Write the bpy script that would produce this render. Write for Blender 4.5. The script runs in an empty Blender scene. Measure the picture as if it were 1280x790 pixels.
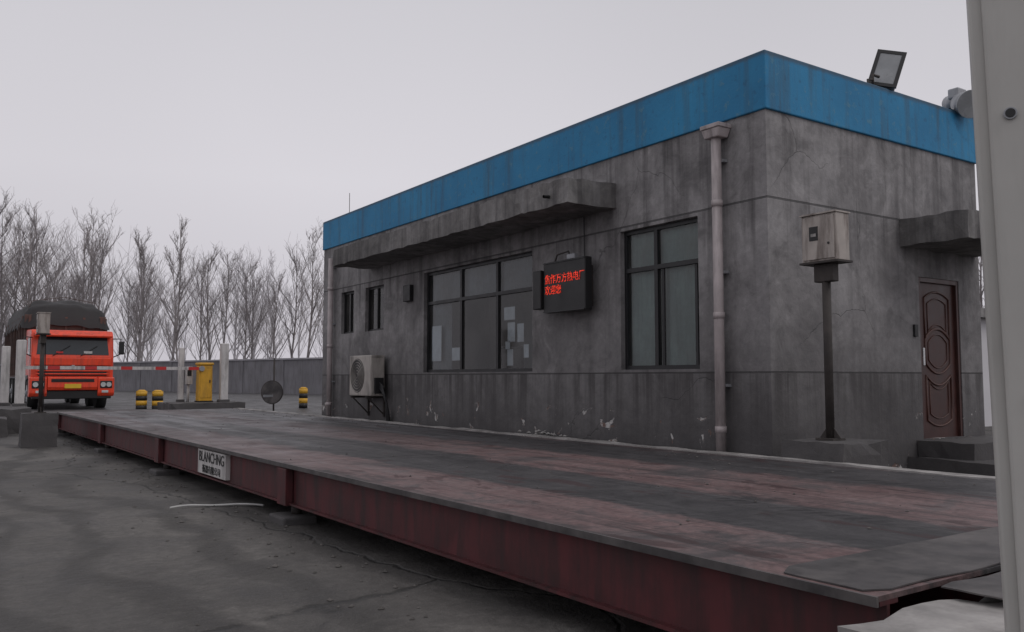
import bpy, math, random, bmesh
from mathutils import Vector, Matrix, noise as mn
random.seed(7)
S=bpy.context.scene
COL=S.collection
# ---------------------------------------------------------------- node helpers
class NT:
    def __init__(s,name):
        s.m=bpy.data.materials.new(name); s.m.use_nodes=True
        s.t=s.m.node_tree; s.n=s.t.nodes; s.b=s.n.get('Principled BSDF')
        s.out=s.n.get('Material Output')
        g=s.n.new('ShaderNodeNewGeometry'); s.pos=g.outputs['Position']
        s.sep=s.n.new('ShaderNodeSeparateXYZ'); s.l(s.pos,s.sep.inputs[0])
        s.X,s.Y,s.Z=s.sep.outputs
    def l(s,a,b): s.t.links.new(a,b)
    def put(s,inp,v):
        if hasattr(v,'node'): s.l(v,inp)
        elif isinstance(v,(tuple,list)) and len(v)==3 and inp.type=='RGBA': inp.default_value=(*v,1)
        else: inp.default_value=v
    def objc(s):
        c=s.n.new('ShaderNodeTexCoord'); return c.outputs['Object']
    def map(s,v,sc=(1,1,1),loc=(0,0,0),rot=(0,0,0)):
        k=s.n.new('ShaderNodeMapping'); s.l(v,k.inputs[0])
        k.inputs['Scale'].default_value=sc; k.inputs['Location'].default_value=loc; k.inputs['Rotation'].default_value=rot
        return k.outputs[0]
    def noise(s,v,sc,det=4,r=.55,dist=0):
        k=s.n.new('ShaderNodeTexNoise'); s.l(v,k.inputs['Vector'])
        k.inputs['Scale'].default_value=sc;k.inputs['Detail'].default_value=det
        k.inputs['Roughness'].default_value=r;k.inputs['Distortion'].default_value=dist
        return k.outputs['Fac']
    def noisec(s,v,sc,det=3):
        k=s.n.new('ShaderNodeTexNoise'); s.l(v,k.inputs['Vector'])
        k.inputs['Scale'].default_value=sc;k.inputs['Detail'].default_value=det
        return k.outputs['Color']
    def vor(s,v,sc):
        k=s.n.new('ShaderNodeTexVoronoi'); k.feature='DISTANCE_TO_EDGE'; s.l(v,k.inputs['Vector'])
        k.inputs['Scale'].default_value=sc; return k.outputs['Distance']
    def math(s,op,a,b=0.0,c=0.0,clamp=False):
        k=s.n.new('ShaderNodeMath');k.operation=op;k.use_clamp=clamp
        s.put(k.inputs[0],a);s.put(k.inputs[1],b);s.put(k.inputs[2],c);return k.outputs[0]
    def rng(s,v,a,b,c=0.0,d=1.0):
        k=s.n.new('ShaderNodeMapRange');s.put(k.inputs[0],v)
        for i,q in enumerate((a,b,c,d)): k.inputs[i+1].default_value=q
        return k.outputs[0]
    def mix(s,f,a,b,mode='MIX'):
        k=s.n.new('ShaderNodeMixRGB');k.blend_type=mode
        s.put(k.inputs[0],f);s.put(k.inputs[1],a);s.put(k.inputs[2],b);return k.outputs[0]
    def vadd(s,a,b,f):
        k=s.n.new('ShaderNodeVectorMath');k.operation='MULTIPLY_ADD'
        s.l(b,k.inputs[0]);k.inputs[1].default_value=(f,f,f);s.l(a,k.inputs[2]);return k.outputs[0]
    def bump(s,h,st=.3,d=.02):
        k=s.n.new('ShaderNodeBump');k.inputs['Strength'].default_value=st;k.inputs['Distance'].default_value=d
        s.put(k.inputs['Height'],h);s.l(k.outputs[0],s.b.inputs['Normal'])
    def col(s,v): s.put(s.b.inputs['Base Color'],v)
    def rough(s,v): s.put(s.b.inputs['Roughness'],v)
def band(t,v,c,w,soft=.004):
    d=t.math('ABSOLUTE',t.math('SUBTRACT',v,c)); return t.rng(d,w,w+soft,1,0)

def simple(name,c,rough=.6,metal=0,var=.25,sc=6,dirt=.0,streak=False,bump=True,dc=(.05,.045,.04)):
    t=NT(name); p=t.objc()
    n=t.noise(p,sc,4,.6)
    dk=tuple(x*(1-var) for x in c); lt=tuple(min(1,x*(1+var)) for x in c)
    col=t.mix(t.rng(n,.3,.7),dk,lt)
    if dirt>0:
        q=t.map(p,(3,3,.5)) if streak else p
        n2=t.noise(q,2.2,6,.65)
        col=t.mix(t.math('MULTIPLY',t.rng(n2,.45,.7),dirt),col,dc)
    t.col(col); t.rough(t.rng(n,.2,.8,max(0,rough-.1),min(1,rough+.12)))
    t.b.inputs['Metallic'].default_value=metal
    if bump: t.bump(n,.12,.01)
    return t.m

def wall_mat(name,a,b,peel=True,groove=True,drip_z=4.2):
    t=NT(name); p=t.pos
    n1=t.noise(p,.55,5,.62,.4); n2=t.noise(p,8,5,.68); n3=t.noise(p,1.9,6,.72,.7)
    n5=t.noise(p,.9,5,.7,.2)
    col=t.mix(t.rng(n1,.36,.64),a,b)
    col=t.mix(t.rng(n3,.50,.66,0,.6),col,tuple(x*.5 for x in a))
    col=t.mix(t.rng(n3,.46,.32,0,.5),col,tuple(x*1.35 for x in b))
    st=t.noise(t.map(p,(3.2,3.2,.13)),1.7,5,.68)
    top=t.rng(t.Z,2.2,drip_z,.35,1.0)
    col=t.mix(t.math('MULTIPLY',t.rng(st,.50,.66,0,.68),top),col,(.062,.058,.06))
    col=t.mix(t.math('MULTIPLY',t.rng(st,.46,.34,0,.35),top),col,(.38,.37,.375))
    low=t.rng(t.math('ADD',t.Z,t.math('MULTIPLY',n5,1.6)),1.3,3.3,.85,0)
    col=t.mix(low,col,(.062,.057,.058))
    col=t.mix(t.rng(n2,.3,.7,.36,0),col,(.05,.05,.055))
    h=t.math('ADD',n2,t.math('MULTIPLY',n3,.8))
    if groove:
        pd=t.vadd(p,t.noisec(p,1.8,4),.6)
        v=t.vor(pd,.42); cm=t.noise(p,.45,1)
        cr=t.math('MULTIPLY',t.rng(v,.0005,.0035,1,0),t.rng(cm,.53,.6))
        col=t.mix(t.math('MULTIPLY',cr,.5),col,(.04,.04,.04))
        h=t.math('SUBTRACT',h,t.math('MULTIPLY',cr,.5))
        g=t.math('MAXIMUM',band(t,t.Z,3.27,.010),band(t,t.Z,1.405,.008))
        col=t.mix(t.math('MULTIPLY',g,.7),col,(.035,.034,.035))
        gz=t.math('MULTIPLY',t.rng(t.Z,.7,1.4,.2,1),t.rng(t.Z,1.405,1.41,1,0))
        col=t.mix(t.math('MULTIPLY',gz,t.rng(st,.42,.6,.05,.8)),col,(.05,.045,.046))
        g2=t.math('MULTIPLY',t.rng(t.Z,2.7,3.26,0,1),t.rng(t.Z,3.265,3.27,1,0))
        col=t.mix(t.math('MULTIPLY',g2,t.rng(st,.45,.62,0,.6)),col,(.06,.055,.056))
        h=t.math('SUBTRACT',h,t.math('MULTIPLY',g,3))
    if peel:
        pn=t.noise(p,3.0,5,.66,.8); pm=t.noise(p,.9,1)
        pk=t.math('MULTIPLY',t.rng(pn,.60,.612),t.rng(pm,.48,.52))
        pk=t.math('MULTIPLY',pk,t.rng(t.math('ADD',t.Z,t.math('MULTIPLY',n3,.3)),1.05,1.12,1,0))
        inner=t.mix(t.rng(n2,.44,.54),(.5,.49,.48),(.15,.10,.085))
        col=t.mix(pk,col,inner); h=t.math('SUBTRACT',h,t.math('MULTIPLY',pk,1.2))
    t.col(col); t.rough(.85); t.bump(h,.5,.018)
    return t.m

M={}
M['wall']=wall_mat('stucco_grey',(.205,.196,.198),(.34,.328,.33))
M['conc']=wall_mat('old_concrete',(.14,.134,.13),(.27,.26,.255),False,False,3.0)
M['conc2']=simple('kerb_concrete',(.33,.315,.305),.85,0,.3,5,.7,False,dc=(.12,.11,.105))
def blue():
    t=NT('blue_paint');p=t.pos
    n=t.noise(p,.8,5,.6);n2=t.noise(p,9,5,.7)
    st=t.noise(t.map(p,(3,3,.2)),1.8,6,.65)
    c=t.mix(t.rng(n,.3,.7),(.014,.17,.35),(.025,.25,.48))
    c=t.mix(t.rng(st,.5,.70,0,.65),c,(.05,.09,.12))
    c=t.mix(t.rng(n2,.58,.68,0,.6),c,(.1,.23,.30))
    c=t.mix(t.rng(n2,.42,.32,0,.5),c,(.02,.10,.2))
    c=t.mix(t.rng(t.math('ADD',t.Z,t.math('MULTIPLY',n2,.06)),4.82,4.86,0,.7),c,(.06,.075,.09))
    t.col(c);t.rough(.7);t.bump(n2,.3,.015);return t.m
M['blue']=blue()
def ground():
    t=NT('ground_mat');p=t.pos
    n1=t.noise(p,.25,6,.62,1.2);n2=t.noise(p,.9,6,.70,1.0);n3=t.noise(p,13,5,.7);n4=t.noise(p,70,2,.6)
    c=t.mix(t.rng(n1,.34,.66),(.068,.063,.060),(.165,.155,.146))
    c=t.mix(t.rng(n2,.5,.66,0,.75),c,(.040,.037,.036))
    c=t.mix(t.rng(n2,.46,.30,0,.6),c,(.225,.212,.198))
    q=t.vadd(p,t.noisec(p,.12,2),6)
    w=t.n.new('ShaderNodeTexWave');w.wave_type='BANDS';w.bands_direction='X'
    t.l(q,w.inputs[0]);w.inputs['Scale'].default_value=.4;w.inputs['Distortion'].default_value=4;w.inputs['Detail'].default_value=5;w.inputs['Detail Scale'].default_value=2.6;w.inputs['Detail Roughness'].default_value=.65
    c=t.mix(t.rng(w.outputs['Fac'],.5,.98,0,.6),c,(.040,.037,.036))
    c=t.mix(t.rng(n3,.35,.7,.45,0),c,(.035,.033,.032))
    c=t.mix(t.rng(n4,.6,.75,0,.35),c,(.28,.265,.25))
    pd=t.vadd(p,t.noisec(p,1.6,5),.45)
    v=t.vor(t.map(pd,(.15,.11,.12),rot=(0,0,.5)),1)
    cr=t.math('MULTIPLY',t.rng(v,.0005,.004,1,0),t.rng(n2,.4,.5,.15,1))
    c=t.mix(t.math('MULTIPLY',cr,.7),c,(.02,.02,.02))
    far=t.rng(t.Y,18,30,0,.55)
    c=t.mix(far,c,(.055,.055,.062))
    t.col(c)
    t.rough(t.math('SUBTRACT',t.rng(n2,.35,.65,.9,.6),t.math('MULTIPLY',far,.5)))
    t.b.inputs['Specular IOR Level'].default_value=.35
    t.bump(t.math('SUBTRACT',t.math('ADD',n3,t.math('MULTIPLY',n2,1.8)),t.math('MULTIPLY',cr,1.2)),.5,.035)
    return t.m
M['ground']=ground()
def deck():
    t=NT('deck_steel');p=t.objc()
    sp=t.n.new('ShaderNodeSeparateXYZ');t.l(p,sp.inputs[0]);x,y=sp.outputs[0],sp.outputs[1]
    ny=t.noise(t.map(p,(1.2,.14,1)),1.6,5,.65,.4)
    nl=t.noise(t.map(p,(9,.25,1)),1,5,.7)
    nb=t.noise(p,1.0,6,.70,.6);nf=t.noise(p,22,4,.7);nm=t.noise(p,3.2,5,.7,.5)
    xw=t.math('ADD',x,t.math('MULTIPLY',t.math('SUBTRACT',ny,.5),1.0))
    xw=t.math('ADD',xw,t.math('MULTIPLY',t.math('SUBTRACT',nb,.5),.9))
    red=t.mix(t.rng(nm,.3,.7),(.13,.070,.070),(.29,.195,.19))
    dark=t.mix(t.rng(nm,.3,.7),(.024,.022,.025),(.085,.079,.083))
    m1=t.rng(t.math('ABSOLUTE',t.math('SUBTRACT',xw,1.25)),.50,.68,1,0)
    m2=t.rng(t.math('ABSOLUTE',t.math('SUBTRACT',xw,3.42)),.55,.75,1,0)
    m=t.math('MAXIMUM',m1,m2)
    m=t.math('MAXIMUM',m,t.rng(nm,.52,.64,0,.7))
    m=t.math('MAXIMUM',m,t.rng(nb,.53,.64,0,.85))
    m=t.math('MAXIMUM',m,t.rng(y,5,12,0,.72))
    c=t.mix(m,red,dark)
    c=t.mix(t.rng(nl,.48,.68,0,.7),c,(.028,.026,.028))
    c=t.mix(t.rng(nl,.42,.25,0,.4),c,(.27,.25,.25))
    c=t.mix(t.rng(nf,.35,.7,.45,0),c,(.025,.025,.025))
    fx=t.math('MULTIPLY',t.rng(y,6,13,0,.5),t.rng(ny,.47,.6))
    c=t.mix(fx,c,(.22,.215,.23))  # bluish-grey sky sheen painted into the colour toward the far end
    yy=t.math('FRACT',t.math('MULTIPLY',t.math('ADD',y,t.math('MULTIPLY',x,.5)),8))
    for xc in (.82,1.5,3.2):
        tr=t.math('MULTIPLY',t.rng(yy,.4,.55),t.rng(t.math('ABSOLUTE',t.math('SUBTRACT',t.math('ADD',x,t.math('MULTIPLY',ny,.6)),xc+.3)),.08,.12,1,0))
        tr=t.math('MULTIPLY',tr,t.rng(nb,.6,.42))
        c=t.mix(t.math('MULTIPLY',tr,.75),c,(.016,.015,.017))
    pf=t.noise(t.map(p,(1.3,.5,1)),2.0,5,.6,1.0)
    c=t.mix(t.rng(pf,.60,.63,0,.65),c,(.04,.016,.017))
    seam=t.math('FRACT',t.math('MULTIPLY',y,1/1.5))
    c=t.mix(t.math('MULTIPLY',t.rng(seam,.004,.010,1,0),.6),c,(.02,.018,.018))
    t.col(c);t.rough(t.rng(t.math('ADD',nb,t.math('MULTIPLY',nf,.3)),.45,.85,.36,.78))
    t.b.inputs['Specular IOR Level'].default_value=.45
    t.bump(t.math('ADD',nf,t.math('MULTIPLY',nm,1.5)),.35,.012)
    return t.m
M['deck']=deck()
M['beam']=simple('beam_red_paint',(.080,.016,.019),.65,0,.4,3,.85,True,dc=(.020,.014,.014))
M['plate']=simple('rusty_plate',(.06,.055,.056),.6,.1,.5,4,.75,dc=(.16,.145,.14))
M['frame']=simple('window_frame_black',(.012,.012,.014),.45,0,.2,bump=False)
M['black']=simple('black_plastic',(.012,.012,.013),.5,0,.2,bump=False)
M['pipe']=simple('pvc_pipe',(.44,.39,.39),.5,0,.12,4,.75,True,dc=(.09,.075,.075))
M['white']=simple('white_paint_dirty',(.55,.53,.52),.6,0,.1,5,.6,True)
M['acw']=simple('ac_casing',(.40,.37,.34),.5,0,.12,5,.7,True)
M['box']=simple('meter_box_paint',(.40,.36,.33),.55,0,.15,5,1.0,True,dc=(.07,.045,.035))
M['pole']=simple('rusty_pole',(.05,.043,.04),.7,.2,.35,8)
M['yellow']=simple('yellow_paint',(.62,.33,.03),.5,0,.12,4,.4,True)
M['yel2']=simple('bollard_yellow',(.65,.36,.03),.5,0,.1,8,.3)
M['door']=simple('door_brown',(.050,.018,.015),.4,0,.3,5,.2,True)
M['door2']=simple('door_gilt',(.070,.028,.021),.38,.1,.3,9)
M['red']=simple('stripe_red',(.5,.03,.03),.5,0,.1)
M['orange']=simple('truck_orange',(.80,.065,.022),.32,0,.08,3,.45,True)
M['glassd']=simple('windscreen_glass',(.03,.035,.04),.06,0,.1,2,bump=False)
M['lamp']=simple('lamp_lens',(.5,.52,.52),.15,0,.1,bump=False)
M['tarp']=simple('tarpaulin_black',(.022,.020,.021),.7,0,.4,4)
M['cargo']=simple('cargo_board',(.10,.055,.045),.7,0,.35,4,.5,True)
M['rubber']=simple('tyre_rubber',(.02,.02,.02),.85,0,.2)
M['cab']=simple('cabinet_paint',(.46,.45,.425),.5,0,.08,2.5,.30,True,dc=(.2,.185,.165))
M['curt']=simple('curtain_teal',(.33,.42,.40),.8,0,.18,2,.5,True,bump=False,dc=(.18,.22,.22))
M['curt2']=simple('curtain_grey',(.24,.26,.28),.8,0,.35,1.5,bump=False)
M['paper']=simple('paper',(.75,.78,.82),.8,0,.05,bump=False)
M['galv']=simple('galvanised',(.33,.34,.36),.45,.3,.15,6,.3)
M['lens']=simple('flood_lens',(.26,.27,.28),.25,0,.2,3,bump=False)
M['tree']=simple('bark_hazy',(.27,.245,.245),.9,0,.15,2,bump=False)  # bark colour lightened to paint in the mist over the trees
M['tree2']=simple('bark_far_hazy',(.50,.48,.50),.9,0,.08,2,bump=False)  # paler still: distance haze is put into the bark colour
M['fwall']=simple('boundary_wall_render',(.20,.195,.21),.9,0,.2,.5,.4,True)
M['fwallt']=simple('wall_coping',(.36,.35,.37),.9,0,.1,1)
M['hbl']=simple('hazy_building',(.62,.61,.63),.9,0,.05,1,bump=False)  # distance haze mixed into the wall colour; gatehouse walls share it
M['hbr']=simple('hazy_roof',(.52,.50,.52),.9,0,.05,1,bump=False)  # roof and windows of the distant building, haze painted into the colour
M['inner']=simple('room_plaster',(.36,.36,.36),.9,0,.1,1,bump=False)
M['plateY']=simple('number_plate',(.7,.45,.03),.5,0,.1)
M['chrome']=simple('chrome',(.55,.55,.55),.25,.8,.1,bump=False)
M['hose']=simple('hose_plastic',(.45,.45,.44),.5,0,.1)
M['stone']=simple('grit',(.10,.093,.088),.9,0,.5,1.5,bump=False)
M['plaster']=simple('fallen_plaster',(.30,.29,.28),.9,0,.4,6,bump=False)
def emis(name,c,s):
    t=NT(name);t.col((.02,.0,.0));t.put(t.b.inputs['Emission Color'],c)
    n=t.noise(t.objc(),26,2);t.put(t.b.inputs['Emission Strength'],t.rng(n,.35,.6,.2*s,s));return t.m
M['led']=emis('led_red',(1,.05,.02),.95)
def glass():
    t=NT('window_glass');n=t.n
    tr=n.new('ShaderNodeBsdfTransparent');tr.inputs[0].default_value=(.80,.84,.85,1)
    gl=n.new('ShaderNodeBsdfGlossy');gl.inputs['Roughness'].default_value=.06;gl.inputs[0].default_value=(.8,.8,.8,1)
    fr=n.new('ShaderNodeFresnel');fr.inputs[0].default_value=1.5
    d=n.new('ShaderNodeBsdfDiffuse');d.inputs[0].default_value=(.16,.155,.15,1)
    nn=t.noise(t.pos,1.3,5,.65)
    m0=n.new('ShaderNodeMixShader');t.l(t.rng(nn,.4,.75,.08,.38),m0.inputs[0]);t.l(tr.outputs[0],m0.inputs[1]);t.l(d.outputs[0],m0.inputs[2])
    m=n.new('ShaderNodeMixShader');t.l(fr.outputs[0],m.inputs[0]);t.l(m0.outputs[0],m.inputs[1]);t.l(gl.outputs[0],m.inputs[2])
    t.l(m.outputs[0],t.out.inputs[0]);return t.m
M['glass']=glass()
# ---------------------------------------------------------------- mesh helpers
def link(o,parent):
    COL.objects.link(o)
    if parent: o.parent=parent
    return o
def empty(name,loc=(0,0,0),rot=(0,0,0)):
    e=bpy.data.objects.new(name,None);e.location=loc;e.rotation_euler=rot;e.empty_display_size=.2;COL.objects.link(e);return e
def mesh(name,vs,fs,mat,parent=None,bevel=0,smooth=False,segs=2):
    me=bpy.data.meshes.new(name);me.from_pydata([tuple(v) for v in vs],[],fs);me.update()
    if smooth:
        for p in me.polygons:p.use_smooth=True
    o=bpy.data.objects.new(name,me);me.materials.append(M[mat] if isinstance(mat,str) else mat)
    if bevel>0:
        b=o.modifiers.new('b','BEVEL');b.width=bevel;b.segments=segs;b.limit_method='ANGLE'
    return link(o,parent)
BF=[(0,3,2,1),(4,5,6,7),(0,1,5,4),(1,2,6,5),(2,3,7,6),(3,0,4,7)]
def box(name,x0,x1,y0,y1,z0,z1,mat,parent=None,bevel=0):
    cx,cy,cz=(x0+x1)/2,(y0+y1)/2,(z0+z1)/2;a,b,c=(x1-x0)/2,(y1-y0)/2,(z1-z0)/2
    vs=[(-a,-b,-c),(a,-b,-c),(a,b,-c),(-a,b,-c),(-a,-b,c),(a,-b,c),(a,b,c),(-a,b,c)]
    o=mesh(name,vs,BF,mat,parent,bevel);o.location=(cx,cy,cz);return o
def rough_box(name,x0,x1,y0,y1,z0,z1,mat,parent,amp=.012,step=.12):
    bm=bmesh.new();bmesh.ops.create_cube(bm,size=1)
    for v in bm.verts: v.co=Vector(((x0+x1)/2+v.co.x*(x1-x0),(y0+y1)/2+v.co.y*(y1-y0),(z0+z1)/2+v.co.z*(z1-z0)))
    for ax,(a,b) in enumerate(((x0,x1),(y0,y1),(z0,z1))):
        n=max(1,min(70,int((b-a)/step)))
        for k in range(1,n):
            co=[0,0,0];co[ax]=a+(b-a)*k/n;no=[0,0,0];no[ax]=1
            bmesh.ops.bisect_plane(bm,geom=bm.verts[:]+bm.edges[:]+bm.faces[:],plane_co=co,plane_no=no)
    for v in bm.verts:
        c=v.co.copy();e=sum((abs(c[i]-a)<.001 or abs(c[i]-b)<.001) for i,(a,b) in enumerate(((x0,x1),(y0,y1),(z0,z1))))
        k=amp*(1 if e<2 else 1.8)
        nv=Vector((mn.noise(c*3.1),mn.noise(c*3.1+Vector((9,0,0))),mn.noise(c*3.1+Vector((0,9,0)))))
        inward=(Vector(((x0+x1)/2,(y0+y1)/2,(z0+z1)/2))-c)
        inward=Vector([math.copysign(1,q) if abs(c[i]-a)<.001 or abs(c[i]-b)<.001 else 0 for i,(q,(a,b)) in enumerate(zip(inward,((x0,x1),(y0,y1),(z0,z1))))])
        v.co=c+nv*k+inward*(max(0,mn.noise(c*6))*k*(1.6 if e>1 else .3))
    me=bpy.data.meshes.new(name);bm.to_mesh(me);bm.free();me.materials.append(M[mat])
    o=bpy.data.objects.new(name,me);return link(o,parent)
def cyl(name,p0,p1,r,mat,parent=None,n=18,r1=None):
    p0=Vector(p0);p1=Vector(p1);r1=r if r1 is None else r1
    d=(p1-p0);L=d.length;q=d.normalized().to_track_quat('Z','Y')
    vs=[];
    for k,(z,rr) in enumerate(((0,r),(L,r1))):
        for i in range(n):
            a=2*math.pi*i/n;vs.append((rr*math.cos(a),rr*math.sin(a),z))
    fs=[(i,(i+1)%n,n+(i+1)%n,n+i) for i in range(n)]+[tuple(range(n-1,-1,-1)),tuple(range(n,2*n))]
    o=mesh(name,vs,fs,mat,parent)
    for p in o.data.polygons:
        if len(p.vertices)==4:p.use_smooth=True
    o.location=p0;o.rotation_mode='QUATERNION';o.rotation_quaternion=q;return o
def tube(name,pts,r,mat,parent=None,cyc=False):
    c=bpy.data.curves.new(name,'CURVE');c.dimensions='3D';c.bevel_depth=r;c.bevel_resolution=2
    s=c.splines.new('POLY');s.points.add(len(pts)-1)
    for i,p in enumerate(pts):s.points[i].co=(*p,1)
    s.use_cyclic_u=cyc
    o=bpy.data.objects.new(name,c);c.materials.append(M[mat]);return link(o,parent)
def text(name,body,loc,size,mat,parent,rot=(math.pi/2,0,-math.pi/2),ext=.002,sx=1):
    c=bpy.data.curves.new(name,'FONT');c.body=body;c.size=size;c.extrude=ext
    o=bpy.data.objects.new(name,c);c.materials.append(M[mat]);o.location=loc;o.rotation_euler=rot;o.scale=(sx,1,1);return link(o,parent)
# ---------------------------------------------------------------- ground
def gz(x,y):
    t=max(0,min(1,(y-24)/7));return .33*t*t*(3-2*t)
xs=[-900,-400,-150,-60,-30,-15,-8,-4,0,2,4,6,8,10,14,20,30,60,150,400,900]
ys=[-300,-100,-30,-10,0,5,10,15,20,24,25,26,27,28,29,30,31,34,40,60,100,200,500,1000]
vs=[(x,y,gz(x,y)) for y in ys for x in xs];nx=len(xs)
fs=[(j*nx+i,j*nx+i+1,(j+1)*nx+i+1,(j+1)*nx+i) for j in range(len(ys)-1) for i in range(nx-1)]
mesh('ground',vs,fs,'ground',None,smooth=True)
def stones(name,n,fx,size,mat,seed=1):
    rnd=random.Random(seed);vs=[];fs=[]
    for _ in range(n):
        x,y,z=fx(rnd);s=size*rnd.uniform(.35,1)**2*1.6
        b=len(vs);pts=[(1,0,0),(0,1,0),(-1,0,0),(0,-1,0),(0,0,.7),(0,0,-.5)]
        for p in pts:
            vs.append((x+p[0]*s*rnd.uniform(.6,1.3),y+p[1]*s*rnd.uniform(.6,1.3),z+p[2]*s*rnd.uniform(.6,1.1)+s*.2))
        for a,c in ((0,1),(1,2),(2,3),(3,0)):fs+= [(b+a,b+c,b+4),(b+c,b+a,b+5)]
    mesh(name,vs,fs,mat)
stones('gravel',420,lambda r:(2.75-abs(r.gauss(0,.5)),r.uniform(3,23),0),.018,'stone',2)
stones('gravel',300,lambda r:(r.uniform(-4,2.4),r.uniform(2,24),0),.011,'stone',5)
def ondeck(r):
    y=r.uniform(2.6,22);return (2.92-.018*(y-1.9)+r.choice([r.uniform(.05,3.9),r.uniform(3.4,3.98)]),y,.551)
stones('coal_crumbs',420,ondeck,.010,'stone',9)
stones('plaster_rubble',40,lambda r:(7.17-abs(r.gauss(0,.04)),9.7+r.gauss(0,.22),.55+abs(r.gauss(0,.03))),.028,'plaster',4)
# ---------------------------------------------------------------- building
B=empty('weighbridge_office')
WX,FY,EX,BY,RT=7.3,5.95,11.55,18.35,4.86
def holed(name,umin,umax,z0,z1,holes,P,mat,parent,thick=.2):
    us=sorted({umin,umax,*[h[0] for h in holes],*[h[1] for h in holes]})
    zs=sorted({z0,z1,*[h[2] for h in holes],*[h[3] for h in holes]})
    vs=[];fs=[]
    def q(pts): 
        n=len(vs);vs.extend(pts);fs.append((n,n+1,n+2,n+3))
    for i in range(len(us)-1):
        for j in range(len(zs)-1):
            u=(us[i]+us[i+1])/2;z=(zs[j]+zs[j+1])/2
            if any(h[0]<u<h[1] and h[2]<z<h[3] for h in holes):continue
            a=[(us[i],zs[j]),(us[i+1],zs[j]),(us[i+1],zs[j+1]),(us[i],zs[j+1])]
            q([P(u_,z_,0) for u_,z_ in a]);q([P(u_,z_,thick) for u_,z_ in a[::-1]])
    for h in holes:
        c=[(h[0],h[2]),(h[1],h[2]),(h[1],h[3]),(h[0],h[3])]
        for k in range(4):
            a,b=c[k],c[(k+1)%4];q([P(*a,0),P(*b,0),P(*b,thick),P(*a,thick)])
    o=mesh(name,vs,fs,mat,parent)
    bm=bmesh.new();bm.from_mesh(o.data);bmesh.ops.remove_doubles(bm,verts=bm.verts,dist=.0005);bmesh.ops.recalc_face_normals(bm,faces=bm.faces);bm.to_mesh(o.data);bm.free()
    return o
ZB=4.22
W3=(6.95,8.30,1.45,3.22);W2=(10.25,13.6,1.44,3.22);W1=(15.24,16.1,2.28,3.17);W0=(16.66,17.33,2.28,3.17)
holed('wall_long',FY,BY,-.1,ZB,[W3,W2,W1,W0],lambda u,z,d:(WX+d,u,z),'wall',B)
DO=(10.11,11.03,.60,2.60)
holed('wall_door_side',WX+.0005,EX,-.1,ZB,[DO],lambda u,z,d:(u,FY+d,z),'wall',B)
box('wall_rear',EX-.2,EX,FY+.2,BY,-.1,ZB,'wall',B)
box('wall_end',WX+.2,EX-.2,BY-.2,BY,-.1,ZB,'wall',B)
box('parapet',WX-.03,EX+.03,FY-.03,BY+.03,ZB,RT,'blue',B,.012)
box('room_floor',WX+.2,EX-.2,FY+.2,BY-.2,.5,.58,'inner',B)
box('room_partition',WX+1.9,WX+2.0,FY+.2,BY-.2,.58,ZB,'inner',B)
for k,y in enumerate((9.2,14.4)): box(f'room_crosswall_{k}',WX+.2,WX+1.9,y,y+.1,.58,ZB,'inner',B)
def window(nm,w,muls,trs,heavy=.045):
    y0,y1,z0,z1=w;x=WX+.07;d=.05
    box(nm+'_frame_bottom',x,x+d,y0,y1,z0,z0+heavy,'frame',B);box(nm+'_frame_top',x,x+d,y0,y1,z1-heavy,z1,'frame',B)
    box(nm+'_frame_l',x,x+d,y0,y0+heavy,z0+heavy,z1-heavy,'frame',B);box(nm+'_frame_r',x,x+d,y1-heavy,y1,z0+heavy,z1-heavy,'frame',B)
    for k,m in enumerate(muls):box(f'{nm}_mullion_{k}',x-.004,x+d+.004,m-heavy*.6,m+heavy*.6,z0+heavy,z1-heavy,'frame',B)
    for k,m in enumerate(trs):box(f'{nm}_transom_{k}',x-.008,x+d+.008,y0+heavy,y1-heavy,m-heavy*.55,m+heavy*.55,'frame',B)
    g=x+.025
    mesh(nm+'_glass',[(g,y0+.02,z0+.02),(g,y0+.02,z1-.02),(g,y1-.02,z1-.02),(g,y1-.02,z0+.02)],[(0,1,2,3)],'glass',B)
def curtain(nm,y0,y1,z0,z1,x,mat):
    n=int((y1-y0)/.025)+2;vs=[];fs=[]
    for i in range(n):
        y=y0+(y1-y0)*i/(n-1);dx=.012*math.sin(y*38+math.sin(y*5)*2)+.006*math.sin(y*91)
        vs+=[(x+dx,y,z0),(x+dx*.8,y,z1)]
    for i in range(n-1):fs.append((2*i,2*i+2,2*i+3,2*i+1))
    mesh(nm,vs,fs,mat,B,smooth=True)
window('window_near',W3,[7.72],[2.71],.05)
box('window_near_sash',WX+.085,WX+.115,7.05,7.09,1.5,2.68,'frame',B);box('window_near_sash_2',WX+.085,WX+.115,7.60,7.64,1.5,2.68,'frame',B)
curtain('curtain_near',6.96,8.29,1.46,3.21,WX+.165,'curt')
window('window_long',W2,[11.3,12.41],[2.67],.05)
curtain('curtain_long',10.26,13.59,2.66,3.21,WX+.17,'curt2')
curtain('curtain_long_side',12.9,13.59,1.45,2.655,WX+.175,'curt2')
window('window_toilet',W1,[15.67],[],.04);window('window_store',W0,[17.0],[],.04)
for k,(y,z,w,h) in enumerate([(10.95,2.05,.2,.3),(10.7,2.03,.17,.28),(10.98,1.66,.16,.25),(12.62,1.75,.28,.22),(13.3,1.95,.34,.62),(11.0,2.34,.3,.2),(10.55,1.75,.13,.2),(11.05,1.85,.13,.12)]):
    box(f'notice_{k}',WX+.1,WX+.103,y-w/2,y+w/2,z-h/2,z+h/2,'paper',B)
box('control_desk',WX+.35,WX+1.2,10,13.5,.58,1.4,'inner',B);box('monitor',WX+.6,WX+.65,11.4,12.0,1.5,1.85,'black',B);box('cupboard',WX+1.4,WX+1.88,10.4,11.4,.58,2.5,'curt2',B)
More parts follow.
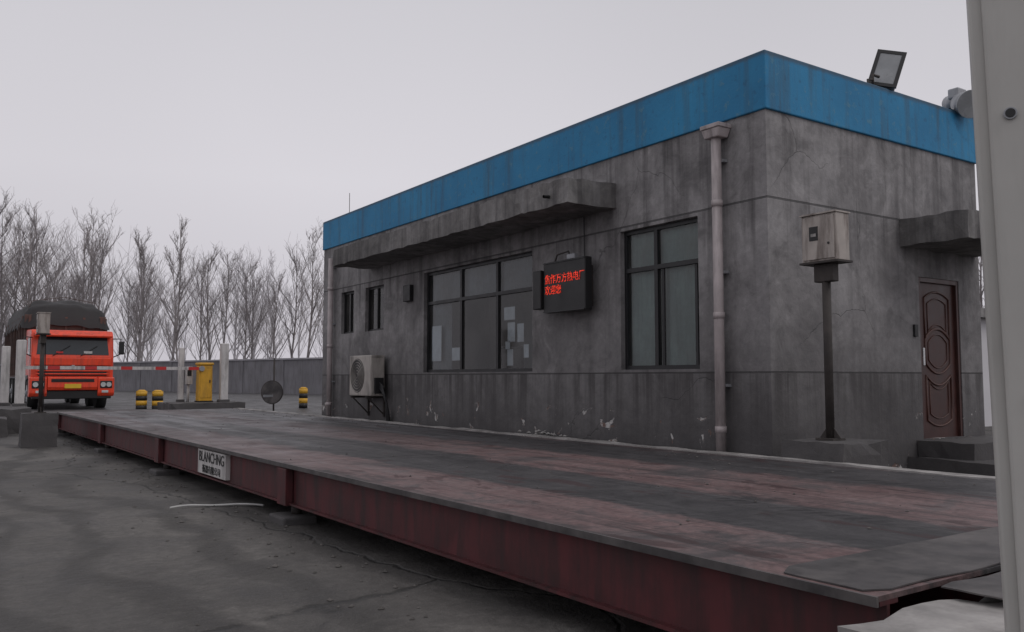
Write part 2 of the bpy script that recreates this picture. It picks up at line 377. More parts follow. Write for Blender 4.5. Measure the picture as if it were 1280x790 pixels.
rough_box('canopy_long',6.50,WX-.001,8.37,15.87,3.53,3.86,'conc',B,.014,.13)
rough_box('canopy_door',9.72,11.47,5.10,FY-.001,2.94,3.27,'conc',B,.012,.12)
tube('canopy_spout',[(6.5,8.75,3.66),(6.41,8.75,3.655)],.022,'black',B)
# door
x0,x1,z0,z1=DO
box('door_jamb_l',x0,x0+.05,FY+.01,FY+.1,z0,z1,'door',B,.004);box('door_jamb_r',x1-.05,x1,FY+.01,FY+.1,z0,z1,'door',B,.004)
box('door_head',x0+.05,x1-.05,FY+.01,FY+.1,z1-.06,z1,'door',B,.004)
box('door_leaf',x0+.05,x1-.05,FY+.05,FY+.09,z0,z1-.06,'door',B)
def rr(cx,cz,w,h,arch_top=0,arch_bot=0,y=FY+.048):
    p=[]
    for i in range(13):
        u=-1+2*i/12;p.append((cx+u*w/2,y,cz+h/2+arch_top*(1-u*u)))
    for i in range(13):
        u=1-2*i/12;p.append((cx+u*w/2,y,cz-h/2-arch_bot*(1-u*u)))
    return p
dc=(x0+x1)/2
for k,(cz,h,at,ab) in enumerate([(2.1,.5,.08,-.12),(1.68,.3,.13,.13),(1.1,.55,-.12,.08)]):
    tube(f'door_moulding_{k}',rr(dc,cz,.56,h,at,ab),.014,'door2',B,True)
    tube(f'door_moulding_in_{k}',rr(dc,cz,.42,h*.72,at*.8,ab*.8),.009,'door2',B,True)
box('door_handle',x0+.09,x0+.13,FY+.02,FY+.05,1.5,1.72,'chrome',B,.005)
box('door_bell',9.95,10.02,FY-.03,FY-.001,1.85,2.0,'black',B,.004)
rough_box('step_lower',9.75,11.6,4.85,FY-.002,-.1,.40,'conc',B,.012);rough_box('step_upper',9.95,11.45,5.25,FY-.004,.38,.595,'conc',B,.010)
def downpipe(y,ztop):
    P=empty('drain_pipe');x=WX-.1
    if ztop>4: 
        mesh('hopper',[(x-.08,y-.1,4.02),(x+.08,y-.1,4.02),(x+.08,y+.1,4.02),(x-.08,y+.1,4.02),(x-.1,y-.13,4.12),(x+.1,y-.13,4.12),(x+.1,y+.13,4.12),(x-.1,y+.13,4.12)],BF,'pipe',P,.01)
        box('hopper_rim',x-.11,x+.11,y-.14,y+.14,4.121,4.17,'pipe',P,.008)
        ztop=4.02
    cyl('pipe',(x,y,.3),(x,y,ztop),.056,'pipe',P)
    z=.75
    while z<ztop:
        cyl('collar',(x,y,z),(x,y,z+.07),.064,'pipe',P);box('strap',x+.03,WX-.001,y-.075,y+.075,z+.5,z+.53,'galv',P);z+=1.25
downpipe(6.56,4.1);downpipe(17.7,3.95)
box('junction_box',WX-.08,WX-.001,14.0,14.28,2.75,3.05,'black',B,.01)
tube('cable_led',[(WX-.02,9.0,2.95),(WX-.03,9.0,3.52)],.007,'black',B)
tube('roof_rod',[(WX+.4,17.9,RT),(WX+.4,17.9,5.5)],.007,'pole',B)
tube('aerial',[(9.2,7.5,RT),(9.2,7.5,5.6)],.006,'pole',B)
# LED sign
L=empty('led_display_sign')
box('housing',7.04,7.16,8.70,9.62,2.24,2.94,'black',L,.012)
box('side_panel',7.0,7.14,9.635,9.82,2.30,2.84,'black',L,.01)
for z in (2.246,2.92):box('trim',7.028,7.04,8.71,9.61,z-.004,z+.012,'frame',L)
box('bracket_1',7.16,WX-.001,8.85,8.90,2.3,2.85,'pole',L);box('bracket_2',7.16,WX-.001,9.35,9.40,2.3,2.85,'pole',L)
tube('hanger',[(7.08,9.4,2.94),(7.08,9.35,3.03),(7.08,9.1,3.05),(7.08,9.05,2.94)],.012,'pole',L)
box('top_unit',7.06,7.12,8.95,9.12,2.94,3.01,'galv',L,.01)
text('led_line_1','焦作万方热电厂',(7.035,9.58,2.65),.135,'led',L,sx=.93)
text('led_line_2','欢迎您',(7.035,9.58,2.50),.135,'led',L,sx=.93)
# AC
A=empty('air_conditioner_unit')
ax0,ax1,ay0,ay1,az0,az1=6.93,7.22,15.0,16.0,1.0,1.78
box('casing',ax0,ax1,ay0,ay1,az0,az1,'acw',A,.02)
for k in range(6):
    r=.05+.052*k;tube(f'grille_{k}',[(ax0-.008,15.62+r*math.cos(i*math.pi/14),1.39+r*math.sin(i*math.pi/14)) for i in range(28)],.006,'acw',A,True)
cyl('fan_recess',(ax0-.003,15.62,1.39),(ax0+.01,15.62,1.39),.33,'black',A,32)
box('panel_side',ax0+.02,ax1-.02,ay0-.006,ay0,az0+.06,az1-.06,'acw',A,.003)
box('valve_cover',ax0+.06,ax1-.04,ay0-.05,ay0-.006,1.05,1.35,'black',A,.01)
for y in (15.15,15.85):
    box('bracket_arm',6.9,WX-.001,y-.02,y+.02,.955,.995,'pole',A);box('bracket_leg',7.26,WX-.001,y-.02,y+.02,.6,.955,'pole',A)
    tube('bracket_brace',[(6.95,y,.96),(7.27,y,.65)],.014,'pole',A)
for k in range(3):
    tube(f'hose_{k}',[(7.1,14.97,1.15+.05*k),(7.1,14.85,1.1+.05*k),(7.15,14.78,.9),(7.22,14.78+.05*k,.55),(7.25,14.8,.3)],.022,'black',A)
# rooftop lamps
F=empty('floodlight',(9.55,FY+.05,RT))
f=empty('head_pivot',(.1,0,.27),(math.radians(-18),math.radians(16),math.radians(-58)));f.parent=F
box('housing',-.15,.15,-.03,.09,-.24,.24,'galv',f,.02)
box('bezel_l',-.17,-.125,-.055,-.031,-.26,.26,'black',f);box('bezel_r',.125,.17,-.055,-.031,-.26,.26,'black',f)
box('bezel_t',-.125,.125,-.055,-.031,.215,.26,'black',f);box('bezel_b',-.125,.125,-.055,-.031,-.26,-.215,'black',f)
box('lens',-.124,.124,-.048,-.031,-.214,.214,'lens',f)
for i in range(6):box('fin',-.14,.14,.09,.13,-.2+i*.08,-.18+i*.08,'galv',f)
tube('yoke',[(-.02,.1,0),(-.1,.06,.04),(-.2,0,.06),(-.2,0,.16),(-.07,0,.16)],.018,'pole',F);tube('yoke_2',[(-.2,0,.1),(-.3,0,.08),(-.3,0,0)],.014,'pole',F)
F2=empty('floodlight',(11.25,FY+.02,RT))
cyl('bell',(-.02,-.02,.14),(-.12,-.2,.06),.13,'galv',F2,24,.17);cyl('rim',(-.12,-.2,.06),(-.135,-.225,.05),.18,'lens',F2,24)
cyl('ballast',(.0,.02,.16),(.12,.2,.22),.1,'galv',F2,20);box('gear_box',-.1,.12,-.05,.1,.2,.34,'galv',F2,.02)
tube('arm',[(0,.05,.1),(0,.05,0)],.02,'pole',F2);tube('arm_2',[(-.25,0,.02),(.2,.05,.03)],.015,'pole',F2)
def boxpole(cx,cy,zb,zt,bh,bw,bd,ped,gz0=0):
    P=empty('card_reader_post')
    x0,x1,y0,y1=ped
    rough_box('plinth',x0,x1,y0,y1,gz0-.1,zb,'conc',P,.014)
    box('base_plate',cx-.1,cx+.1,cy-.1,cy+.1,zb-.005,zb+.018,'pole',P)
    cyl('pole',(cx,cy,zb+.018),(cx,cy,zt-bh-.02),.042,'pole',P)
    for s in (-1,1):
        mesh('gusset',[(cx,cy+s*.04,zb+.018),(cx,cy+s*.12,zb+.018),(cx,cy+s*.04,zb+.12),(cx+.008,cy+s*.04,zb+.018),(cx+.008,cy+s*.12,zb+.018),(cx+.008,cy+s*.04,zb+.12)],[(0,1,2),(3,5,4),(0,3,4,1),(1,4,5,2),(2,5,3,0)],'pole',P)
    box('neck',cx-.05,cx+.05,cy-.11,cy+.11,zt-bh-.2,zt-bh-.02,'pole',P,.01)
    box('tray',cx-bd/2-.02,cx+bd/2+.02,cy-bw/2-.02,cy+bw/2+.02,zt-bh-.02,zt-bh,'pole',P)
    box('box',cx-bd/2,cx+bd/2,cy-bw/2,cy+bw/2,zt-bh,zt,'box',P,.008)
    box('door_leaf',cx-bd/2-.012,cx-bd/2,cy-bw/2+.02,cy+bw/2-.02,zt-bh+.02,zt-.02,'box',P,.004)
    box('slot',cx-bd/2-.016,cx-bd/2-.012,cy-.0,cy+.10,zt-.26,zt-.12,'black',P)
    box('slot_label',cx-bd/2-.019,cx-bd/2-.016,cy+.02,cy+.08,zt-.22,zt-.19,'plaster',P)
    cyl('key_lock',(cx-bd/2-.02,cy-.12,zt-.3),(cx-bd/2-.012,cy-.12,zt-.3),.012,'black',P)
    box('lid',cx-bd/2-.02,cx+bd/2+.01,cy-bw/2-.01,cy+bw/2+.01,zt,zt+.015,'box',P)
    tube('cable',[(cx+.05,cy,zt-bh-.1),(cx+.06,cy+.02,zb+.8),(cx+.05,cy,zb)],.009,'black',P)
    return P
boxpole(7.37,5.3,.74,2.97,.47,.40,.21,(7.03,7.75,4.92,5.62))
boxpole(1.85,19.3,.66,2.62,.40,.32,.2,(1.52,2.15,18.98,19.6))
# ---------------------------------------------------------------- weighbridge
ang=math.radians(1.05)
D=empty('weighbridge',(2.92,1.9,0),(0,0,ang))
WD=4.02;sec=[0,6.05,10.95,15.3,20.75]
T=.55
for i in range(4):
    a,b=sec[i]+.010,sec[i+1]-.010
    vs=[(-.02,a,T-.02),(WD,a,T-.02),(WD,b,T-.02),(-.02,b,T-.02),(-.02,a,T),(WD,a,T),(WD,b,T),(-.02,b,T)]
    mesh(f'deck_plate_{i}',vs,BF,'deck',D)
    for s,x in ((0,.0),(1,WD-.14)):
        box('beam_web',x+.045,x+.065,a,b,.19,T-.038,'beam',D)
        box('beam_top_flange',x,x+.12,a,b,T-.038,T-.021,'beam',D)
        box('beam_bottom_flange',x,x+.12,a,b,.172,.19,'beam',D)
    for k in range(1,5):
        x=k*WD/5;box('inner_beam',x-.04,x+.04,a,b,.2,T-.03,'beam',D)
for i,y in enumerate(sec[1:-1]+[sec[-1]-.1]):
    box('joint_post',-.035,.04,y-.11,y+.11,.165,T-.045,'beam',D,.006)
    box('joint_post_far',WD-.04,WD+.025,y-.11,y+.11,.165,T-.045,'beam',D,.006)
    for x in (.12,WD-.12):
        cyl('load_cell',(x,y,.06),(x,y,.17),.05,'pole',D)
        box('load_cell_pad',x-.2,x+.13,y-.2,y+.2,-.05,.07,'conc',D,.02)
cyl('load_cell',(.15,.25,.06),(.15,.25,.17),.05,'pole',D)
box('edge_angle',-.034,-.021,.0,20.75,T-.035,T+.003,'plate',D)
box('maker_label',-.008,.044,7.85,8.95,.215,T-.055,'white',D)
text('label_text','BLANCHNG',(-.012,8.9,.36),.17,'black',D,sx=1.08)
text('label_text_2','衡器有限公司',(-.012,8.75,.24),.10,'black',D,sx=1.2)
K=empty('concrete_kerb',(2.92,1.9,0),(0,0,ang))
rough_box('kerb',WD+.03,WD+.2,-2,20.7,-.1,.565,'conc2',K,.008,.3)
AP=empty('approach_ramp')
rough_box('slab',2.55,7.1,-5,1.82,-.1,.515,'conc2',AP,.018,.12)
vs=[(2.35,22.72,.5),(6.75,22.72,.5),(6.75,29.5,.345),(2.35,29.5,.345),(2.35,22.72,-.1),(6.75,22.72,-.1),(6.75,29.5,-.1),(2.35,29.5,-.1)]
AP2=empty('approach_ramp');mesh('slab',vs,[(0,1,2,3),(0,4,5,1),(1,5,6,2),(3,2,6,7),(0,3,7,4)],'conc',AP2)
def warp_plate(nm,x0,x1,y0,y1,z,amp,seed,par,mat='plate'):
    nx_,ny_=18,7;vs=[];fs=[]
    for lay in (0,-.006):
        for j in range(ny_):
            for i in range(nx_):
                u,v=i/(nx_-1),j/(ny_-1)
                x=x0+(x1-x0)*u+.03*mn.noise(Vector((0,v*2,seed)));y=y0+(y1-y0)*v+.05*mn.noise(Vector((u*3,v,seed+4)))
                if u==0: y=y0+(y1-y0)*(.12+.76*v)
                vs.append((x,y,z+lay+amp*abs(mn.noise(Vector((x*1.1,y*1.6,seed))))))
    n=nx_*ny_
    for j in range(ny_-1):
        for i in range(nx_-1):
            a=j*nx_+i;fs.append((a,a+1,a+nx_+1,a+nx_));fs.append((n+a,n+a+nx_,n+a+nx_+1,n+a+1))
    for i in range(nx_-1):
        fs.append((i,n+i,n+i+1,i+1));a=(ny_-1)*nx_+i;fs.append((a,a+1,n+a+1,n+a))
    for j in range(ny_-1):
        a=j*nx_;fs.append((a,a+nx_,n+a+nx_,n+a));a+=nx_-1;fs.append((a,n+a,n+a+nx_,a+nx_))
    mesh(nm,vs,fs,mat,par)
JP=empty('joint_cover_plate')
warp_plate('plate_1',2.93,4.75,1.93,2.40,.557,.010,1,JP)
warp_plate('plate_2',3.25,5.2,1.60,1.90,.545,.018,5,JP)
warp_plate('plate_3',4.8,6.9,1.75,2.45,.560,.012,9,JP)
# ---------------------------------------------------------------- foreground cabinet
Cb=empty('control_cabinet',(1.755,.86,0),(0,math.radians(-1.1),math.radians(-62.6)))
box('plinth',-.0,.62,.02,.32,-.05,.12,'conc',Cb,.01)
box('body',0,.6,.0,.3,.12,2.6,'cab',Cb,.006)
box('door_leaf',.024,.58,-.018,-.001,.16,2.56,'cab',Cb,.006)
for z,x in ((1.87,.062),(1.31,.072)):
    cyl('lock',(x,-.024,z),(x,-.017,z),.012,'galv',Cb,20);cyl('lock_hole',(x,-.026,z),(x,-.0235,z),.009,'black',Cb,16)
# ---------------------------------------------------------------- barrier etc.
def post(x,y,z0,z1,w):
    P=empty('concrete_post');box('shaft',x-w/2,x+w/2,y-w/2,y+w/2,z0,z1,'white',P,.02);box('foot',x-w*.7,x+w*.7,y-w*.7,y+w*.7,z0-.02,z0+.08,'conc',P,.02)
I=empty('traffic_island');rough_box('kerb',5.75,7.85,25.8,27.6,-.1,.62,'conc',I,.02,.2)
I=empty('traffic_island');rough_box('kerb',1.3,2.12,24.0,28.0,-.1,.6,'conc',I,.02,.2)
I=empty('concrete_block');rough_box('block',.9,1.55,22.8,23.7,-.1,.42,'conc',I,.02,.15)
post(7.38,26.4,.62,2.38,.22);post(6.3,27.1,.62,2.25,.15);post(2.0,26.0,.6,2.34,.22);post(1.72,27.0,.6,2.2,.2)
G=empty('boom_barrier')
box('cabinet',6.68,7.08,26.5,26.86,.64,1.72,'yellow',G,.03);box('cabinet_top',6.65,7.11,26.47,26.89,1.72,1.8,'yellow',G,.03)
box('cabinet_door',6.72,7.04,26.485,26.499,.75,1.6,'yellow',G,.005);box('cabinet_base',6.66,7.1,26.48,26.88,.62,.66,'black',G)
box('cabinet_lock',6.98,7.01,26.47,26.485,1.2,1.28,'black',G)
cyl('hub',(6.75,26.44,1.62),(6.75,26.5,1.62),.08,'galv',G)
x=6.65;k=0
while x>2.6:
    w_=.62 if k%2 else .30
    box('boom_seg',x-w_,x-.002,26.40,26.45,1.575,1.665,'red' if k%2==0 else 'white',G);x-=w_;k+=1
E=empty('ticket_box');box('case',6.4,6.6,26.9,27.15,1.15,1.68,'white',E,.015);cyl('stand',(6.5,27.03,.62),(6.5,27.03,1.15),.04,'white',E);box('screen',6.44,6.56,26.89,26.9,1.4,1.58,'black',E)
def bollard(x,y,r,h):
    z=gz(x,y);P=empty('bollard');n=4
    for i in range(n):
        cyl('band',(x,y,z+h*i/n),(x,y,z+h*(i+1)/n),r,'black' if i%2==0 else 'yel2',P,20)
    cyl('cap',(x,y,z+h),(x,y,z+h+.05),r,'yel2',P,20,r*.5)
bollard(11,29.4,.15,.68);bollard(5.75,29.9,.17,.6);bollard(6.2,29.7,.17,.6)
R=empty('round_traffic_sign')
cyl('pole',(7.3,21.6,0),(7.3,21.6,1.85),.022,'pole',R)
cyl('disc',(7.24,21.55,.98),(7.22,21.53,.98),.28,'plate',R,32)
cyl('rim',(7.242,21.552,.98),(7.23,21.54,.98),.30,'pole',R,32)
box('lower_band',7.0,7.4,21.50,21.51,.86,.92,'galv',R)
cyl('foot',(7.3,21.6,0),(7.3,21.6,.1),.18,'conc',R,20,.14)
H=empty('hose');pp=[]
for i in range(14):
    u=i/13;pp.append((2.1+.85*u,9.35+.25*math.sin(u*2.6)-.5*u,.02+.008*math.sin(u*9)))
tube('hose_line',pp,.011,'hose',H)
# ---------------------------------------------------------------- boundary wall
def wallrun(pts,h=2.28,z0=.30):
    P=empty('boundary_wall')
    for (x0,y0),(x1,y1) in zip(pts,pts[1:]):
        d=Vector((x1-x0,y1-y0,0));L=d.length;a=math.atan2(d.y,d.x)
        o=box('panel',0,L,-.12,.12,0,h,'fwall',P);o.matrix_world=Matrix.Translation((x0,y0,z0-.1))@Matrix.Rotation(a,4,'Z')@Matrix.Translation((L/2,0,h/2))
        o=box('coping',0,L,-.2,.2,0,.1,'fwallt',P);o.matrix_world=Matrix.Translation((x0,y0,z0-.1+h))@Matrix.Rotation(a,4,'Z')@Matrix.Translation((L/2,0,.05))
        n=int(L/4)
        for i in range(n+1):
            o=box('pier',-.2,.2,-.17,.17,0,h,'fwall',P);o.matrix_world=Matrix.Translation((x0,y0,z0-.1))@Matrix.Rotation(a,4,'Z')@Matrix.Translation((L*i/max(n,1),0,h/2))
wallrun([(30,19),(20,49.3),(12,74),(4,98.7),(-6,125)])
# ---------------------------------------------------------------- trees
def tree_mesh(seed,H,mat,dens=1.0,wide=1.0):
    rnd=random.Random(seed);vs=[];fs=[]
    def branch(p,d,L,r0,r1,segs,wob,up=0.0):
        pts=[p.copy()];d=d.normalized();st=L/segs
        for i in range(segs):
            d=(d+Vector((rnd.uniform(-1,1),rnd.uniform(-1,1),rnd.uniform(-.6,.9)))*wob+Vector((0,0,up))).normalized()
            pts.append(pts[-1]+d*st)
        base=len(vs)
        for i,q in enumerate(pts):
            r=r0+(r1-r0)*i/segs
            dd=(pts[min(i+1,segs)]-pts[max(i-1,0)]).normalized()
            u=dd.orthogonal().normalized();w=dd.cross(u)
            for k in range(3):
                a=k*2.0944;vs.append(q+u*(r*math.cos(a))+w*(r*math.sin(a)))
        for i in range(segs):
            for k in range(3):
                a=base+i*3+k;b=base+i*3+(k+1)%3;fs.append((a,b,b+3,a+3))
        return pts
    tr=branch(Vector((0,0,0)),Vector((rnd.uniform(-.08,.08),rnd.uniform(-.08,.08),1)),H,H*.011,.015,10,.06,.1)
    def at(pts,t):
        k=t*(len(pts)-1);i=min(int(k),len(pts)-2);return pts[i].lerp(pts[i+1],k-i)
    nb=int(20*dens)
    for b in range(nb):
        t=.2+.76*(b/nb)**.9+rnd.uniform(-.03,.03);p=at(tr,min(t,.97));az=rnd.uniform(0,6.28);el=rnd.uniform(.75,1.2)
        d=Vector((math.cos(az)*math.cos(el),math.sin(az)*math.cos(el),math.sin(el)))
        L=H*(.44*(1-t)+.09)*rnd.uniform(.5,1.3)*wide
        br=branch(p,d,L,H*.0042*(1.25-t)+.006,.010,5,.13,.07)
        for c in range(int(6*dens)+1):
            t2=rnd.uniform(.2,.98);p2=at(br,t2);az=rnd.uniform(0,6.28);el=rnd.uniform(.4,1.2)
            d2=(Vector((math.cos(az)*math.cos(el),math.sin(az)*math.cos(el),math.sin(el)))+d*.6)
            L2=L*rnd.uniform(.25,.5);b2=branch(p2,d2,L2,.013,.008,3,.15,.07)
            for e in range(int(4*dens)):
                p3=at(b2,rnd.uniform(.2,1));az=rnd.uniform(0,6.28);el=rnd.uniform(.2,1.2)
                branch(p3,Vector((math.cos(az)*math.cos(el),math.sin(az)*math.cos(el),math.sin(el)))+d*.4,L2*rnd.uniform(.3,.7),.008,.006,2,.15,.05)
    me=bpy.data.meshes.new('bare_tree');me.from_pydata([tuple(v) for v in vs],[],fs);me.update();me.materials.append(M[mat]);return me
near=[tree_mesh(s,12,'tree',(1,1.15,1,1.2,1,1.1)[s],(1,.8,1.15,.7,1,.9)[s]) for s in range(6)]
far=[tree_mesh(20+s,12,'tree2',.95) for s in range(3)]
TR=empty('bare_tree_row')
def put(me,x,y,s,rz):
    o=bpy.data.objects.new('bare_tree',me);o.location=(x,y,.2);o.rotation_euler=(0,0,rz);o.scale=(s*random.uniform(.85,1.1),s*random.uniform(.85,1.1),s);link(o,TR)
rnd=random.Random(3)
P0=Vector((23.0,50.5));P1=Vector((0,122))
N=40
for i in range(N):
    u=i/(N-1);p=P0.lerp(P1,u)+Vector((rnd.uniform(-1.5,2.5),rnd.uniform(-1.2,1.2)))
    hgt=(9.3+8.3*min(1,u*1.4))*rnd.choice([rnd.uniform(.6,.85),rnd.uniform(.88,1.12)])
    put(rnd.choice(near),p.x,p.y,hgt/12,rnd.uniform(0,6.28))
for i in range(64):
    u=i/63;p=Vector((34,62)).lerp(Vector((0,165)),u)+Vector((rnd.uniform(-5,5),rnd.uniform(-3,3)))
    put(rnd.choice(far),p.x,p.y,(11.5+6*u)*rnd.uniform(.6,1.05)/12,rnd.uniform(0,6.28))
for (x,y,s) in ((46,22,.8),(52,27,.9),(42,24,.7)):put(near[1],x,y,s,x)
hb=empty('distant_building');box('block',44,62,96,108,0,7.5,'hbl',hb);box('roof',43.5,62.5,95.5,108.5,7.5,7.9,'hbr',hb)
for i in range(6):box('window',45.5+i*2.6,46.8+i*2.6,95.97,96.05,3,4.6,'hbr',hb)
gh=empty('gatehouse');box('walls',24,32,12.5,18,0,3.0,'hbl',gh);box('roof',23.7,32.3,12.2,18.3,3.0,3.25,'conc',gh)
for i in range(3):box('window',25+i*2.3,26.2+i*2.3,12.47,12.53,1.1,2.2,'black',gh)
# ---------------------------------------------------------------- truck
TK=empty('dump_truck',(3.86,31.0,.33))
def prism(name,prof,x0,x1,mat,bev=.03):
    n=len(prof);vs=[(x0,y,z) for y,z in prof]+[(x1,y,z) for y,z in prof]
    fs=[tuple(range(n)),tuple(range(2*n-1,n-1,-1))]+[(i,n+i,n+(i+1)%n,(i+1)%n) for i in range(n)]
    return mesh(name,vs,fs,mat,TK,bev)
prism('cab_shell',[(0,1.0),(0,1.68),(.16,2.42),(.3,2.56),(1.9,2.62),(1.95,.95),(.9,.95)],-1.2,1.2,'orange',.05)
def wsy(z):return .16*(z-1.68)/.74
mesh('windscreen',[(-1.05,wsy(1.76)-.012,1.76),(1.05,wsy(1.76)-.012,1.76),(1.0,wsy(2.33)-.012,2.33),(-1.0,wsy(2.33)-.012,2.33),(-1.05,wsy(1.76)+.02,1.76),(1.05,wsy(1.76)+.02,1.76),(1.0,wsy(2.33)+.02,2.33),(-1.0,wsy(2.33)+.02,2.33)],[(0,1,2,3),(4,7,6,5),(0,4,5,1),(1,5,6,2),(2,6,7,3),(3,7,4,0)],'glassd',TK)
prism('sun_visor',[(-.10,2.33),(.02,2.36),(.16,2.50),(.05,2.50),(-.12,2.38)],-1.12,1.12,'orange',.01)
box('side_window',-1.215,-1.19,.35,1.1,1.75,2.3,'glassd',TK,.01);box('side_window_r',1.19,1.215,.35,1.1,1.75,2.3,'glassd',TK,.01)
box('door_seam',-1.206,-1.19,.28,.30,1.05,2.4,'black',TK)
box('dash_sticker',.3,.55,-.02,-.008,1.80,1.88,'white',TK);box('dash_sticker_2',-.5,-.3,-.02,-.008,1.80,1.86,'red',TK)
tube('wiper_1',[(-.6,-.03,1.72),(-.1,.04,2.05)],.012,'black',TK);tube('wiper_2',[(.2,-.03,1.72),(.7,.04,2.05)],.012,'black',TK)
box('front_panel',-1.12,1.12,-.03,-.001,1.42,1.66,'orange',TK,.015)
box('grille',-1.0,1.0,-.03,.0,1.08,1.40,'black',TK,.01)
for k in range(3):box('grille_bar',-1.05,1.05,-.055,-.031,1.12+.1*k,1.165+.1*k,'orange',TK,.008)
cyl('badge',(0,-.07,1.36),(0,-.03,1.36),.07,'chrome',TK,24);box('badge_wing',-.25,.25,-.05,-.031,1.345,1.375,'chrome',TK)
prism('bumper_mid',[(-.10,.62),(-.14,.72),(-.12,1.03),(.1,1.06),(.1,.6)],-.72,.72,'orange',.015)
for s in (-1,1):
    a,b=sorted((s*.73,s*1.23))
    prism('bumper_end',[(-.06,.42),(-.12,.52),(-.10,1.03),(.3,1.06),(.3,.4)],a,b,'orange',.03)
    a,b=sorted((s*.80,s*1.16));box('lamp_recess',a,b,-.135,-.10,.68,.92,'black',TK,.02)
    for q in (.89,1.06):cyl('headlamp',(s*q,-.15,.8),(s*q,-.12,.8),.078,'lamp',TK,20)
    box('fog_lamp',min(s*.85,s*1.05),max(s*.85,s*1.05),-.135,-.09,.53,.61,'lamp',TK,.01)
    tube('mirror_arm',[(s*1.18,.1,2.3),(s*1.4,-.06,2.3),(s*1.4,-.06,1.8),(s*1.2,.06,1.7)],.018,'black',TK)
    a,b=sorted((s*1.33,s*1.50));box('mirror',a,b,-.12,-.05,1.78,2.22,'black',TK,.03)
    box('step',min(s*.98,s*1.22),max(s*.98,s*1.22),.1,.45,.45,.5,'black',TK)
box('intake',-.62,.62,-.145,-.125,.88,.98,'black',TK,.005)
box('lower_bumper',-1.15,1.15,-.05,.1,.34,.60,'black',TK,.02)
box('number_plate',-.24,.24,-.155,-.141,.68,.82,'plateY',TK,.003)
box('wheel_arch',-1.22,-1.0,.8,1.9,.95,1.1,'black',TK,.02)
def wheel(x,y):
    s=1 if x>0 else -1
    cyl('tyre',(x-.15,y,.5),(x+.15,y,.5),.5,'rubber',TK,28);cyl('rim',(x+s*.151,y,.5),(x+s*.155,y,.5),.28,'galv',TK,20);cyl('hub',(x+s*.155,y,.5),(x+s*.2,y,.5),.1,'galv',TK,12)
for y in (1.35,3.2,7.5,8.85):
    wheel(-1.02,y);wheel(1.02,y)
box('chassis_l',-.45,-.35,.3,9.6,.7,1.0,'black',TK);box('chassis_r',.35,.45,.3,9.6,.7,1.0,'black',TK)
box('axle_1',-.9,.9,1.28,1.42,.43,.57,'black',TK);box('axle_2',-.9,.9,7.43,7.57,.43,.57,'black',TK)
cyl('fuel_tank',(-.85,4.4,.8),(-.85,5.6,.8),.3,'galv',TK)
box('cargo_floor',-1.22,1.22,2.15,10,1.05,1.2,'cargo',TK)
box('headboard',-1.25,1.25,2.1,2.2,1.2,3.15,'cargo',TK,.01)
box('side_l',-1.25,-1.19,2.2,10,1.2,3.05,'cargo',TK);box('side_r',1.19,1.25,2.2,10,1.2,3.05,'cargo',TK);box('tail',-1.19,1.19,9.94,10,1.2,3.05,'cargo',TK)
for k in range(12):
    y=2.3+k*.68
    box('rib',-1.31,-1.25,y,y+.1,1.1,3.1,'cargo',TK);box('rib_r',1.25,1.31,y,y+.1,1.1,3.1,'cargo',TK)
for k in range(5):box('head_rib',-1.1+k*.55-.04,-1.1+k*.55+.04,2.05,2.1,1.3,3.1,'cargo',TK)
vs=[];fs=[];nx_,ny_=25,50
for j in range(ny_):
    for i in range(nx_):
        u=-1+2*i/(nx_-1);v=j/(ny_-1)
        x=u*1.36;y=1.98+v*8.15
        e=min(1,(1-abs(u))*3.2)*min(1,v*9,(1-v)*9)
        z=2.86+.06*math.sin(y*9)*(1-e)+(.30+.55*math.sqrt(max(e,0)))*(1 if e>0 else 0)*min(1,e*8)+.12*mn.noise(Vector((x*2.2,y*1.6,0)))-.12*u*u
        vs.append((x,y,z))
for j in range(ny_-1):
    for i in range(nx_-1):
        a=j*nx_+i;fs.append((a,a+1,a+nx_+1,a+nx_))
mesh('tarpaulin',vs,fs,'tarp',TK,smooth=True)
for k in range(5):
    y=2.6+k*1.6;tube('tarp_rope',[(-1.37,y,1.9),(-1.38,y,2.8),(-1.0,y+.1,3.66),(0,y+.2,3.84),(1.0,y+.1,3.66),(1.38,y,2.8),(1.37,y,1.9)],.010,'cargo',TK)
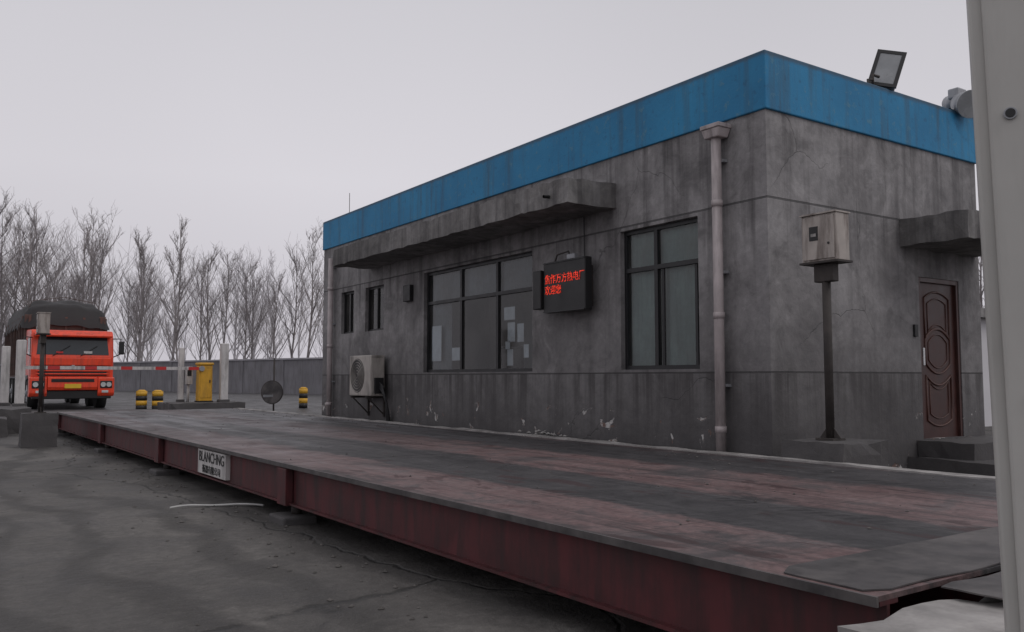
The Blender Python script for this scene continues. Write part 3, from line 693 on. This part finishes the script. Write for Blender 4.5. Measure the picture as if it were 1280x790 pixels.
# ---------------------------------------------------------------- world / sun
w=bpy.data.worlds.new('World');S.world=w;w.use_nodes=True;nt=w.node_tree;n=nt.nodes
bg=n['Background']
sky=n.new('ShaderNodeTexSky');sky.sky_type='NISHITA';sky.sun_disc=False;sky.sun_elevation=math.radians(50);sky.sun_rotation=math.radians(155);sky.dust_density=5
hs=n.new('ShaderNodeHueSaturation');hs.inputs['Saturation'].default_value=.15;nt.links.new(sky.outputs[0],hs.inputs['Color'])
sc=n.new('ShaderNodeMixRGB');sc.blend_type='MULTIPLY';sc.inputs[0].default_value=1;sc.inputs[2].default_value=(.07,.07,.07,1);nt.links.new(hs.outputs[0],sc.inputs[1])
tc=n.new('ShaderNodeTexCoord');sp=n.new('ShaderNodeSeparateXYZ');nt.links.new(tc.outputs['Generated'],sp.inputs[0])
nz=n.new('ShaderNodeTexNoise');nz.inputs['Scale'].default_value=1.1;nz.inputs['Detail'].default_value=2;nt.links.new(tc.outputs['Generated'],nz.inputs['Vector'])
rp=n.new('ShaderNodeValToRGB');cr=rp.color_ramp;cr.elements[0].position=0;cr.elements[0].color=(.60,.575,.625,1);cr.elements[1].position=1;cr.elements[1].color=(.72,.71,.74,1)
e=cr.elements.new(.22);e.color=(.69,.67,.715,1);e=cr.elements.new(.45);e.color=(.60,.59,.63,1)
nt.links.new(sp.outputs[2],rp.inputs[0])
mr=n.new('ShaderNodeMapRange');mr.inputs[1].default_value=.3;mr.inputs[2].default_value=.7;mr.inputs[3].default_value=.93;mr.inputs[4].default_value=1.05;nt.links.new(nz.outputs['Fac'],mr.inputs[0])
vm=n.new('ShaderNodeVectorMath');vm.operation='SCALE';nt.links.new(rp.outputs[0],vm.inputs[0]);nt.links.new(mr.outputs[0],vm.inputs['Scale'])
mx=n.new('ShaderNodeMixRGB');mx.inputs[0].default_value=.92;nt.links.new(sc.outputs[0],mx.inputs[1]);nt.links.new(vm.outputs[0],mx.inputs[2])
nt.links.new(mx.outputs[0],bg.inputs[0]);bg.inputs[1].default_value=1.0
sl=bpy.data.lights.new('sun','SUN');sl.energy=.5;sl.angle=math.radians(30);sl.color=(1,.96,.93)
so=bpy.data.objects.new('sun',sl);COL.objects.link(so)
dirv=Vector((.35,-.75,1.0))
so.rotation_euler=dirv.to_track_quat('Z','Y').to_euler()
# ---------------------------------------------------------------- camera
cd=bpy.data.cameras.new('camera');cd.sensor_width=36;cd.lens=36*1075/1280;cd.clip_end=3000;cd.clip_start=.05
co=bpy.data.objects.new('camera',cd);COL.objects.link(co);co.location=(0,0,1.35)
co.rotation_euler=(math.radians(94.1),0,math.radians(-34.1));S.camera=co
S.view_settings.view_transform='Standard';S.view_settings.look='None';S.view_settings.exposure=0
